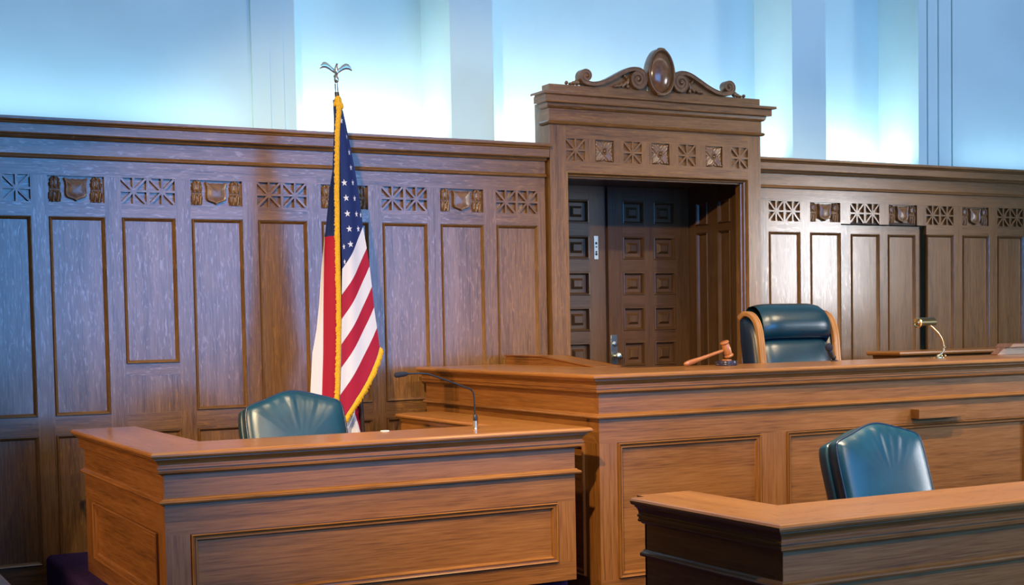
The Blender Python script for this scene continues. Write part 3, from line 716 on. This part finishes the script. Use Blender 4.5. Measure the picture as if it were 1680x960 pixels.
for sx in (-1, 1):
    m = MB(); p = [(sx*.325, -.03, 1.0), (sx*.330, -.040, 1.2), (sx*.333, -.045, 1.45), (sx*.336, -.050, 1.60), (sx*.336, -.035, 1.68), (sx*.336, .005, 1.728), (sx*.338, .065, 1.742), (sx*.340, .12, 1.715)]
    pp = catmull(p, 6); rows = []
    for i, q in enumerate(pp):
        a, c = Vector(pp[max(i-1, 0)]), Vector(pp[min(i+1, len(pp)-1)]); t = (c-a).normalized(); s_ = Vector((1, 0, 0)); nn = t.cross(s_).normalized()
        P = Vector(q)-Vector((sx*.006, 0, 0)); w, h = .024, .016
        rows.append([JT(*(P+s_*w*u+nn*h*v)) for u, v in ((-1, -.6), (-.8, -1), (-.3, -1), (-.25, -.8), (.25, -.8), (.3, -1), (.8, -1), (1, -.6), (1, .8), (.8, 1), (-.8, 1), (-1, .8))])
    m.grid(rows, closed=True, cap=True); m.build('side_frame', FRAMEW, jc, smooth='auto')
    m = MB(); rows = []
    for z, y0, y1 in ((1.02, -.01, .15), (1.2, -.015, .16), (1.45, -.02, .165), (1.58, -.02, .165), (1.66, .0, .155), (1.70, .04, .14), (1.712, .075, .11)):
        rows.append([JT(sx*(.300+dx), y, z) for y, dx in ((y0, 0), (y0, .03), (lerp(y0, y1, .3), .048), (lerp(y0, y1, .8), .045), (y1, .02), (y1, 0))])
    m.grid(rows, closed=True, cap=True); m.build('side_pad', NAVY, jc, smooth=True)
    m = MB(); m.tube(catmull([JT(sx*.34, .05, 1.16), JT(sx*.36, -.06, 1.31), JT(sx*.36, -.25, 1.345), JT(sx*.36, -.36, 1.31), JT(sx*.34, -.36, 1.16)], 6), .022, 10); m.build('arm', FRAMEW, jc, smooth=True)
m = MB()
def sqj(k, z): return [J0+Vector((.30*k*math.copysign(abs(math.cos(t))**.35, math.cos(t)), -.24+.27*k*math.copysign(abs(math.sin(t))**.35, math.sin(t)), z)) for t in [2*PI*i/40 for i in range(40)]]
m.grid([sqj(.9, 1.06), sqj(1, 1.07), sqj(1.02, 1.12), sqj(1, 1.155), sqj(.9, 1.175), sqj(.4, 1.185), sqj(.03, 1.186)], closed=True, cap=True); m.build('seat', JTEAL, jc, smooth=True)
m = MB(); m.tube([J0+Vector((0, -.2, 1.065)), J0+Vector((0, -.2, .83))], .035, 14); m.build('column', BLACK, jc, smooth='auto')
for k in range(5):
    a = 2*PI*k/5+.3; c, s_ = math.cos(a), math.sin(a); B0 = J0+Vector((0, -.2, 0))
    m = MB(); m.tube([B0+Vector((0, 0, .84)), B0+Vector((c*.16, s_*.16, .82)), B0+Vector((c*.31, s_*.31, .785))], [.03, .024, .018], 10); m.ball(B0+Vector((c*.31, s_*.31, .748)), (.028, .028, .028), 12, 8); m.build('leg', FRAMEW, jc, smooth=True)

# ------------------------------------------------------------------ flag
FL = [(2.8499, 2.9825), (2.8525, 2.8755), (2.8533, 2.7682), (2.8523, 2.6607), (2.8514, 2.5531), (2.8504, 2.4454), (2.8494, 2.3375), (2.8484, 2.2295), (2.8487, 2.1281), (2.8493, 2.0276), (2.8431, 1.8842), (2.8389, 1.7485), (2.8342, 1.6093), (2.8289, 1.4767), (2.8196, 1.3271), (2.8101, 1.1705)]
FR = [(2.8643, 2.9833), (2.9001, 2.9049), (2.9178, 2.8184), (2.9337, 2.7316), (2.9497, 2.6445), (2.964, 2.5604), (2.9747, 2.4794), (2.9855, 2.3982), (2.993, 2.3304), (2.9987, 2.2658), (3.0178, 2.1467), (3.0319, 2.0442), (3.0439, 1.9311), (3.0539, 1.8122), (3.0696, 1.6971), (3.0838, 1.5898)]
BOT = [(2.8101, 1.1705), (2.8454, 1.2133), (2.8779, 1.2597), (2.9148, 1.313), (2.95, 1.3563), (2.9844, 1.4031), (3.0114, 1.447), (3.0386, 1.4979), (3.0621, 1.542), (3.0838, 1.5898)]
STRIP = [(2.8416, 2.9708), (2.8478, 2.9311), (2.8484, 2.8878), (2.841, 2.8373), (2.8341, 2.7368), (2.8266, 2.5023), (2.8228, 2.301), (2.8205, 2.0993), (2.8192, 1.8295), (2.814, 1.6268), (2.8033, 1.4238), (2.7944, 1.2884), (2.7882, 1.1868)]
LO = [(2.8615, 2.9758), (2.8564, 2.8476), (2.8493, 2.7124), (2.8403, 2.5771), (2.8196, 2.4752), (2.8059, 2.3633), (2.7882, 2.238), (2.7839, 2.2109), (2.7748, 2.1364), (2.7613, 2.0348), (2.7416, 1.8318), (2.7237, 1.6964), (2.695, 1.5615), (2.6792, 1.3686), (2.6708, 1.1889)]
LW = [(2.8575, 2.9733), (2.8542, 2.8454), (2.8489, 2.7106), (2.8418, 2.5756), (2.8283, 2.474), (2.8146, 2.3623), (2.8005, 2.2372), (2.7764, 2.2064), (2.7709, 2.1355), (2.7657, 2.0342), (2.7575, 1.8313), (2.7536, 1.6958), (2.7493, 1.5602), (2.7379, 1.3567), (2.7298, 1.1868)]
fg = root('flag', (3.02, 7.40, .47), 'gold-fringed stars and stripes flag hanging from a leaning pole topped by an eagle', 'flag')
# front fold of the cloth
def fdepth(a, t): return 7.295+.055*a-.030*math.sin(PI*min(1, a*1.05))*(.4+.6*t)+.012*math.sin(a*9+t*3)*(.3+.7*t)*a
cl_ = MB(); rows = []; mats = []; NA = 18; SUB = 4
def rowpt(fi, a):
    i = min(int(fi), len(FL)-2); u = fi-i
    lx, lz = lerp(FL[i][0], FL[i+1][0], u), lerp(FL[i][1], FL[i+1][1], u); rx, rz = lerp(FR[i][0], FR[i+1][0], u), lerp(FR[i][1], FR[i+1][1], u)
    x, z = lerp(lx, rx, a), lerp(lz, rz, a)
    # the seam lines sag a little between the fold edges
    z -= .012*math.sin(PI*a)*min(1, fi/9)
    if fi > len(FL)-2:        # lowest stripe follows the curved hem
        w = fi-(len(FL)-2); k = a*(len(BOT)-1); j = min(int(k), len(BOT)-2)
        bx, bz = lerp(BOT[j][0], BOT[j+1][0], k-j), lerp(BOT[j][1], BOT[j+1][1], k-j); x, z = lerp(x, bx, w*w), lerp(z, bz, w*w)
    return x, z
SEQ = [2]*9+[1, 0, 1, 0, 1, 0]
for i in range(len(FL)-1):
    for k in range(SUB):
        fi = i+k/SUB; rows.append([Vector((rowpt(fi, a/NA)[0], fdepth(a/NA, fi/15), rowpt(fi, a/NA)[1])) for a in range(NA+1)]); mats.append([SEQ[i]]*NA)
rows.append([Vector((rowpt(14.9999, a/NA)[0], fdepth(a/NA, 1), rowpt(14.9999, a/NA)[1])) for a in range(NA+1)])
cl_.grid(rows, mats=mats); hem = rows[-1]; edge = [r_[-1] for r_ in rows]
bvh = BVHTree.FromPolygons([tuple(v) for v in cl_.v], cl_.f)
# rear left fold
rows = []; mats = []
K = len(LO)
for i in range(K):
    sx = STRIP
    z = LO[i][1]
    j = 0
    while j < len(STRIP)-2 and STRIP[j+1][1] > z: j += 1
    u = (STRIP[j][1]-z)/(STRIP[j][1]-STRIP[j+1][1]); xs2 = lerp(STRIP[j][0], STRIP[j+1][0], u)
    row = []
    for a in range(5): row.append(Vector((lerp(LO[i][0], LW[i][0], a/4), 7.385-.025*math.sin(a/4*PI/2), lerp(LO[i][1], LW[i][1], a/4))))
    for a in range(1, 7): row.append(Vector((lerp(LW[i][0], xs2+.006, a/6), lerp(7.36, 7.30, a/6)-.012*math.sin(a/6*PI), z)))
    rows.append(row)
for i in range(K-1): mats.append([2]*10 if i < 7 else ([1]*4+[0]*6))
cl_.grid(rows, mats=mats)
# back of the fold closing round the pole, and the tail end behind
rows = []; mats = []
for i in range(K):
    z = LO[i][1]; x0 = LO[i][0]
    fi = min(14.9, max(0, next((q for q in range(150) if rowpt(q/10, 1)[1] < z), 149)/10)); xr = rowpt(fi, 1)[0]
    xr = max(x0+.01, xr-.02)
    rows.append([Vector((lerp(x0, xr, a/8), 7.385+.045*math.sin(a/8*PI)-.03*a/8, z)) for a in range(9)]); mats.append([2 if i < 7 else (0 if a % 4 < 2 else 1) for a in range(8)])
cl_.grid(rows[:-3], mats=mats)
TL = [((2.868, 1.36), (2.935, 1.36), (2.990, 1.36)), ((2.875, 1.30), (2.945, 1.30), (2.992, 1.30)), ((2.890, 1.22), (2.932, 1.215), (2.9935, 1.215)), ((2.892, 1.15), (2.955, 1.15), (2.9945, 1.15)), ((2.888, 1.09), (2.972, 1.09), (2.990, 1.09)), ((2.880, 1.03), (2.982, 1.02), (2.988, 1.02))]
rows = []
for i, (p, q, s_) in enumerate(TL):
    row = [Vector((lerp(p[0], q[0], a/4), 7.375+.02*math.sin(a*1.3+i*.3), lerp(p[1], q[1], a/4))) for a in range(5)]
    row += [Vector((lerp(q[0], s_[0], a/3), 7.372+.012*a, lerp(q[1], s_[1], a/3))) for a in range(1, 4)]
    rows.append(row)
cl_.grid(rows, mats=[[1]*4+[0]*3]*5)
# stars
def star_at(x, z, r_, sx=1.0, rot=0.1):
    pts = []
    for k in range(10):
        rr = r_ if k % 2 == 0 else r_*.40; a = PI/2+k*PI/5+rot; X, Z = x+rr*math.cos(a)*sx, z+rr*math.sin(a)
        h = bvh.ray_cast(Vector((X, 6.8, Z)), Vector((0, 1, 0)))
        if h[0] is None: return
        pts.append(Vector((X, h[0].y-.0012, Z)))
    c = sum(pts, Vector())/10; h = bvh.ray_cast(Vector((c.x, 6.8, c.z)), Vector((0, 1, 0))); c.y = h[0].y-.0014
    for k in range(10): cl_.face([c, pts[k], pts[(k+1) % 10]], None, 1)
for x, z in [(2.8656, 2.8466), (2.8652, 2.7629), (2.8666, 2.6758), (2.868, 2.5919), (2.873, 2.5047), (2.8817, 2.4209), (2.8867, 2.3343), (2.8954, 2.2501), (2.9004, 2.1647)]: star_at(x+.001, z, .0205, .95 if z < 2.8 else .6)
for x, z in [(2.9234, 2.6782), (2.9296, 2.5942), (2.9383, 2.5102), (2.947, 2.4226), (2.9557, 2.3358), (2.9646, 2.2536)]: star_at(x, z, .0195, .62)
for x, z, w in ((2.862, 2.1506, .45), (2.864, 2.0662, .4), (2.9855, 2.332, .3), (2.9104, 2.765, .45)): star_at(x, z, .018, w)
cloth = cl_.build('cloth', [FRED, FWHITE, FBLUE], fg, smooth=True, merge=True, recalc=False)
# fringe
def fringe(path, w, mb, dirs=None, jag=.25, depth=.008):
    rows = []
    pts = [Vector(p) for p in path]; d = [0]
    for i in range(1, len(pts)): d.append(d[-1]+(pts[i]-pts[i-1]).length)
    n = int(d[-1]/.006); rr = random.Random(3)
    for i in range(n+1):
        s_ = d[-1]*i/n; j = 0
        while j < len(d)-2 and d[j+1] < s_: j += 1
        u = (s_-d[j])/max(1e-6, d[j+1]-d[j]); p = pts[j].lerp(pts[j+1], u); t = (pts[j+1]-pts[j]).normalized()
        q = Vector((t.z, 0, -t.x))
        if dirs: q = Vector(dirs)
        lo, hi = -w*.5, w*.5+w*jag*(rr.random()-.5)
        if dirs: lo, hi = 0, w*(1+jag*(rr.random()-.5))
        rows.append([p+q*lerp(lo, hi, k/4)+Vector((0, -depth*math.sin(PI*k/4)-.002+(.003*(rr.random()-.5)), 0)) for k in range(5)])
    mb.grid(rows)
m = MB()
fringe(catmull([(x, 7.287, z) for x, z in STRIP], 4), .030, m)
fringe([v+Vector((0, -.004, 0)) for v in hem], .034, m, dirs=(.62, 0, -.78), jag=.35)
m.ball((2.850, 7.30, 2.955), (.022, .02, .028), 12, 8); m.ball((2.861, 7.295, 2.935), (.016, .015, .03), 10, 8, rot=Matrix.Rotation(-.5, 3, 'Y')); m.ball((2.838, 7.30, 2.945), (.012, .014, .026), 10, 8, rot=Matrix.Rotation(.4, 3, 'Y'))
m.face([(2.9885, 7.405, 1.13), (2.9955, 7.405, 1.15), (2.996, 7.405, 1.02), (2.987, 7.405, 1.02)])
m.build('fringe', GOLD, cloth, smooth=True, recalc=False)
# pole, eagle
P0 = Vector((2.8725, 7.38, 3.075)); P1 = Vector((2.9836, 7.38, 1.138)); dr = (P1-P0).normalized(); PB = P0+dr*((P0.z-.49)/-dr.z)
m = MB(); m.tube([P0+dr*.06, PB], .0125, 14); pole = m.build('pole', POLE, fg, smooth='auto')
m = MB(); m.lathe([(.0095, 0), (.0095, .14), (.011, .145)], P0+dr*.012, dr, 16); m.build('ferrule', NICKEL, pole, smooth='auto')
m = MB(); m.lathe([(.15, .47), (.15, .485), (.13, .50), (.07, .515), (.03, .54), (.024, .60), (.02, .61)], (PB.x, PB.y, 0), (0, 0, 1), 32); m.build('pole_base', BRASS, fg, smooth='auto')
m = MB(); E0 = Vector((2.8752, 7.38, 3.090))
m.lathe([(.006, -.024), (.013, -.014), (.0145, -.002), (.012, .008), (.005, .016)], E0, (0, 0, 1), 18)
m.tube([E0+Vector((0, 0, .012)), E0+Vector((0, -.004, .030)), E0+Vector((0, -.006, .046)), E0+Vector((0, -.002, .062)), E0+Vector((.001, -.006, .074))], [.005, .010, .0125, .009, .006], 12)
m.ball(E0+Vector((.001, -.010, .078)), (.0065, .009, .0065), 10, 8); m.tube([E0+Vector((.001, -.018, .078)), E0+Vector((.001, -.025, .074))], [.003, .0008], 6)
m.tube([E0+Vector((0, .004, .028)), E0+Vector((0, .016, .012))], [.008, .012], 8, squash=(1, .4))
body = m.build('eagle', NICKEL, fg, smooth=True)
for sg in (-1, 1):
    m = MB(); rows = []
    sec = [(0.004, .052, .020), (.022, .062, .022), (.042, .078, .026), (.060, .086, .028), (.076, .084, .026), (.089, .074, .016), (.095, .064, .004)]
    for x, z, c in sec:
        rows.append([E0+Vector((sg*x, .004+dy, z-.012+dz*c)) for dz, dy in ((.55, 0), (.3, -.004), (-.1, -.005), (-.45, -.002), (-.6, .001), (-.1, .003), (.3, .003))])
    m.grid(rows, closed=True, cap=True); m.build('wing', NICKEL, body, smooth=True)

# ------------------------------------------------------------------ small things
mw = root('gooseneck_microphone', (2.99, 5.95, zw), 'black gooseneck microphone with foam tip on the witness stand', 'microphone')
m = MB(); m.lathe([(.010, 0), (.010, .002), (.0085, .004), (.0085, .04)], (2.985, 5.955, zw), (0, 0, 1), 18); m.build('base', NICKEL, mw, smooth='auto')
m = MB(); m.lathe([(.009, .0), (.010, .012), (.009, .026), (.006, .03)], (2.985, 5.955, zw+.04), (0, 0, 1), 18); m.build('collar', BLACK, mw, smooth='auto')
G = catmull([(2.985, 5.957, 1.27), (2.984, 5.957, 1.33), (2.981, 5.957, 1.372), (2.970, 5.957, 1.392), (2.950, 5.957, 1.402), (2.870, 5.957, 1.432), (2.790, 5.957, 1.461), (2.745, 5.957, 1.476), (2.715, 5.957, 1.480), (2.66, 5.957, 1.4815), (2.63, 5.957, 1.481)], 5)
m = MB(); m.tube(G, .0042, 10); m.build('gooseneck', MICM, mw, smooth=True)
m = MB(); m.tube([(2.640, 5.957, 1.481), (2.632, 5.957, 1.481), (2.620, 5.957, 1.481), (2.600, 5.957, 1.479), (2.580, 5.957, 1.477), (2.574, 5.957, 1.4765)], [.006, .010, .0125, .013, .0125, .009], 14); m.build('foam_tip', FOAM, mw, smooth=True)
m = MB(); m.tube(catmull([(2.989, 5.955, 1.275), (3.00, 5.96, 1.262), (3.015, 5.99, 1.225), (3.02, 6.03, 1.2075), (3.06, 6.10, 1.2075)], 6), .0016, 6); m.build('cable', BLACK, mw, smooth=True)

mj = root('gooseneck_microphone', (5.62, 6.40, zk), "short dark microphone on the judge's bench in front of the high-backed chair", 'microphone')
m = MB(); m.lathe([(.022, 0), (.022, .004), (.012, .008)], (5.602, 6.40, zk), (0, 0, 1), 18); m.build('base', BLACK, mj, smooth='auto')
m = MB(); m.tube([(5.602, 6.40, zk+.016), (5.588, 6.40, 1.475), (5.570, 6.395, 1.503), (5.556, 6.39, 1.522)], [.014, .0145, .0145, .014], 12); m.build('stem', MICM, mj, smooth=True)
m = MB(); m.tube([(5.558, 6.39, 1.519), (5.554, 6.388, 1.525), (5.545, 6.384, 1.540), (5.538, 6.381, 1.550)], [.016, .022, .022, .015], 14); m.build('foam_tip', FOAM, mj, smooth=True)

gv = root('gavel', (4.70, 6.33, zk+.0008), 'reddish wooden gavel propped on its sound block at the left of the judge\'s bench', 'gavel')
HA = Vector((4.741, 6.33, 1.587)); HB = Vector((4.778, 6.33, 1.497)); ax = (HB-HA).normalized(); Lh = (HB-HA).length
m = MB(); m.lathe([(.018, 0), (.025, .003), (.027, .010), (.024, .015), (.019, .018), (.022, .021), (.0235, .03), (.025, Lh/2), (.0235, Lh-.03), (.022, Lh-.021), (.019, Lh-.018), (.024, Lh-.015), (.027, Lh-.010), (.025, Lh-.003), (.018, Lh)], HA, ax, 24); m.build('head', GAVW, gv, smooth='auto')
HC = (HA+HB)/2; HE = Vector((4.470, 6.33, 1.464)); dh = (HE-HC)
m = MB(); m.tube([HC+dh*t for t in (.05, .15, .3, .45, .5, .53, .56, .62, .75, .9, .97, 1.0)], [.008, .0085, .0095, .0100, .0098, .012, .0105, .011, .0135, .0150, .013, .008], 14); m.build('handle', GAVW, gv, smooth=True)
sb = root('sound_block', (4.757, 6.33, zk), 'round dark polished sound block beneath the gavel head', 'sound block')
m = MB(); m.lathe([(.060, 0), (.062, .004), (.060, .010), (.062, .014), (.060, .024), (.054, .027)], (4.757, 6.33, zk), (0, 0, 1), 32); m.build('block', DARK, sb, smooth='auto')
m = MB(); m.lathe([(.030, .026), (.030, .030), (.026, .034), (.004, .036)], (4.757, 6.33, zk), (0, 0, 1), 24); m.build('strike_pad', GAVW, sb, smooth='auto')

lp = root('desk_lamp', (6.36, 6.30, zk), "small brass desk lamp with a curved arm on the judge's bench", 'lamp')
m = MB(); m.lathe([(.05, 0), (.05, .004), (.035, .007), (.010, .010)], (6.36, 6.33, zk), (0, 0, 1), 24)
for dx in (-.012, .016): m.ball((6.365+dx, 6.285, zk+.012), (.007, .007, .009), 10, 8)
m.build('base', BRASS, lp, smooth='auto')
m = MB(); m.tube(catmull([(6.348, 6.32, 1.462), (6.366, 6.31, 1.470), (6.384, 6.30, 1.495), (6.382, 6.30, 1.53), (6.369, 6.30, 1.565), (6.345, 6.30, 1.595), (6.315, 6.30, 1.620), (6.28, 6.30, 1.645), (6.245, 6.30, 1.660), (6.225, 6.30, 1.662)], 5), .0068, 10); m.ball((6.386, 6.296, 1.515), (.009, .009, .006), 10, 8); m.build('arm', BRASS, lp, smooth=True)
SA = Vector((6.150, 6.275, 1.668)); SD = Vector((.98, .18, .01)).normalized(); sx_ = Vector((0, 0, 1)); sy_ = SD.cross(sx_).normalized()
m = MB(); rows = []
for k in range(17):
    a = math.radians(-35+250*k/16); rows.append([SA+SD*t+(sy_*math.cos(a)+sx_*math.sin(a))*.031 for t in (0, .02, .12, .145)])
rows2 = []
for k in range(17):
    a = math.radians(-35+250*k/16); rows2.append([SA+SD*t+(sy_*math.cos(a)+sx_*math.sin(a))*.0295 for t in (0, .02, .12, .145)])
m.grid(rows); m.grid(rows2); sh = m.build('shade', DKBRASS, lp, smooth=True)
m = MB(); m.lathe([(.031, -.001), (.032, -.006), (.024, -.008), (.018, -.005), (.012, -.006), (.009, -.011), (.002, -.012)], SA, SD, 24); m.build('end_cap', BRASS, sh, smooth='auto')
m = MB(); p = SA+SD*.0; m.prism(lambda a, b_, n: SA+SD*a+sy_*b_+sx_*n, [(0, -.020), (0, -.065), (.03, -.07), (.12, -.055), (.12, -.020)], -.020, -.0185); m.build('reflector', BRASS, sh)
m = MB(); m.lathe([(.020, 0), (.022, .001), (.022, .004), (.018, .005)], (2.585, 6.115, zw), (0, 0, 1), 24)
cs = m.build('coaster', WHITE, smooth='auto'); tag(cs, 'small round white coaster lying on the witness stand counter near the flag', 'coaster')

# ------------------------------------------------------------------ lights
def area(name, loc, target, sx, sy, col, e, spread=180):
    l = bpy.data.lights.new(name, 'AREA'); l.shape = 'RECTANGLE'; l.size = sx; l.size_y = sy; l.color = col; l.energy = e; l.spread = math.radians(spread)
    o = bpy.data.objects.new(name, l); COL.objects.link(o); o.location = loc; o.rotation_euler = (Vector(target)-Vector(loc)).to_track_quat('-Z', 'Y').to_euler(); return o
def spot(name, loc, target, col, e, ang=50, blend=.4, r=.08):
    l = bpy.data.lights.new(name, 'SPOT'); l.color = col; l.energy = e; l.spot_size = math.radians(ang); l.spot_blend = blend; l.shadow_soft_size = r
    o = bpy.data.objects.new(name, l); COL.objects.link(o); o.location = loc; o.rotation_euler = (Vector(target)-Vector(loc)).to_track_quat('-Z', 'Y').to_euler(); return o
WARM = (1.0, .78, .48)
COOL = (.88, .94, 1.0)
for i, (x0, x1, e) in enumerate(((3.06, 4.08, 9), (4.46, 6.97, 23), (7.36, 8.27, 9))):
    area('cove_light', ((x0+x1)/2, 8.70, 2.90), ((x0+x1)/2, 8.76, 5), x1-x0-.04, .20, COOL, e)
area('cove_light', (-.2, 8.25, 2.91), (-.2, 8.45, 5), 5.6, .10, (.62, .88, 1), 13)
area('cove_light', (9.9, 8.25, 2.91), (9.9, 8.45, 5), 2.4, .10, (.62, .88, 1), 4)
spot('wall_spot', (-2.7, 5.9, 2.9), (2.6, 6.6, 1.0), (1, .62, .32), 740, 34, .5)
spot('warm_spot', (3.2, -2, 5.4), (4.0, 4.6, .9), WARM, 600, 44, .6)  # added warm fill on the bench fronts, offsets the window's blue
spot('warm_spot', (.2, 2.4, 4.6), (3.7, 7.4, 1.5), (1, .74, .42), 1850, 46, .6)
spot('warm_spot', (1.6, 4.4, 5.4), (2.3, 6.0, 1.0), WARM, 500, 38, .7)
spot('warm_spot', (4.6, 3.3, 5.4), (4.8, 6.2, 1.2), WARM, 740, 56, .6)
spot('warm_spot', (4.2, 4.75, 5.4), (4.1, 3.9, .9), WARM, 2000, 46, .6)
spot('warm_spot', (7.6, 3.3, 5.4), (6.9, 6.9, 1.5), WARM, 720, 56, .6)
area('plaster_fill', (1.5, 5.6, 5.55), (1.5, 8.45, 3.6), 9, .15, (1, .94, .88), 22, 180)  # added neutral fill to brighten the upper plaster, no lamp known there
area('plaster_fill', (7.0, 5.6, 5.55), (7.0, 8.45, 3.6), 9, .15, (1, .94, .88), 22, 180)  # second added fill for the right part of the plaster
w = bpy.data.worlds.new('World'); sc.world = w; w.use_nodes = True
w.node_tree.nodes['Background'].inputs[0].default_value = (.5, .55, .6, 1); w.node_tree.nodes['Background'].inputs[1].default_value = .3

# ------------------------------------------------------------------ camera
RM = [[.8810566745, -.4726606611, -.0181943876], [-.0392914855, -.0348002665, -.9986216103], [.4713759810, .8805571196, -.0492325465]]
cam = bpy.data.cameras.new('Camera'); co = bpy.data.objects.new('Camera', cam); COL.objects.link(co)
M = Matrix(((RM[0][0], -RM[1][0], -RM[2][0], 0), (RM[0][1], -RM[1][1], -RM[2][1], 0), (RM[0][2], -RM[1][2], -RM[2][2], 0), (0, 0, 0, 1)))
co.matrix_world = Matrix.Translation((0, 0, 1.7)) @ M
cam.sensor_width = 36; cam.lens = 2288.4833/1680*36; cam.shift_y = (645.978-480)/1680; cam.clip_start = .05
sc.camera = co
sc.view_settings.view_transform = 'Standard'; sc.view_settings.look = 'None'; sc.view_settings.exposure = 0.0; sc.view_settings.gamma = 1; sc.view_settings.use_curve_mapping = False
sc.cycles.use_denoising = True; sc.cycles.max_bounces = 8; sc.cycles.diffuse_bounces = 4; sc.cycles.sample_clamp_indirect = 6
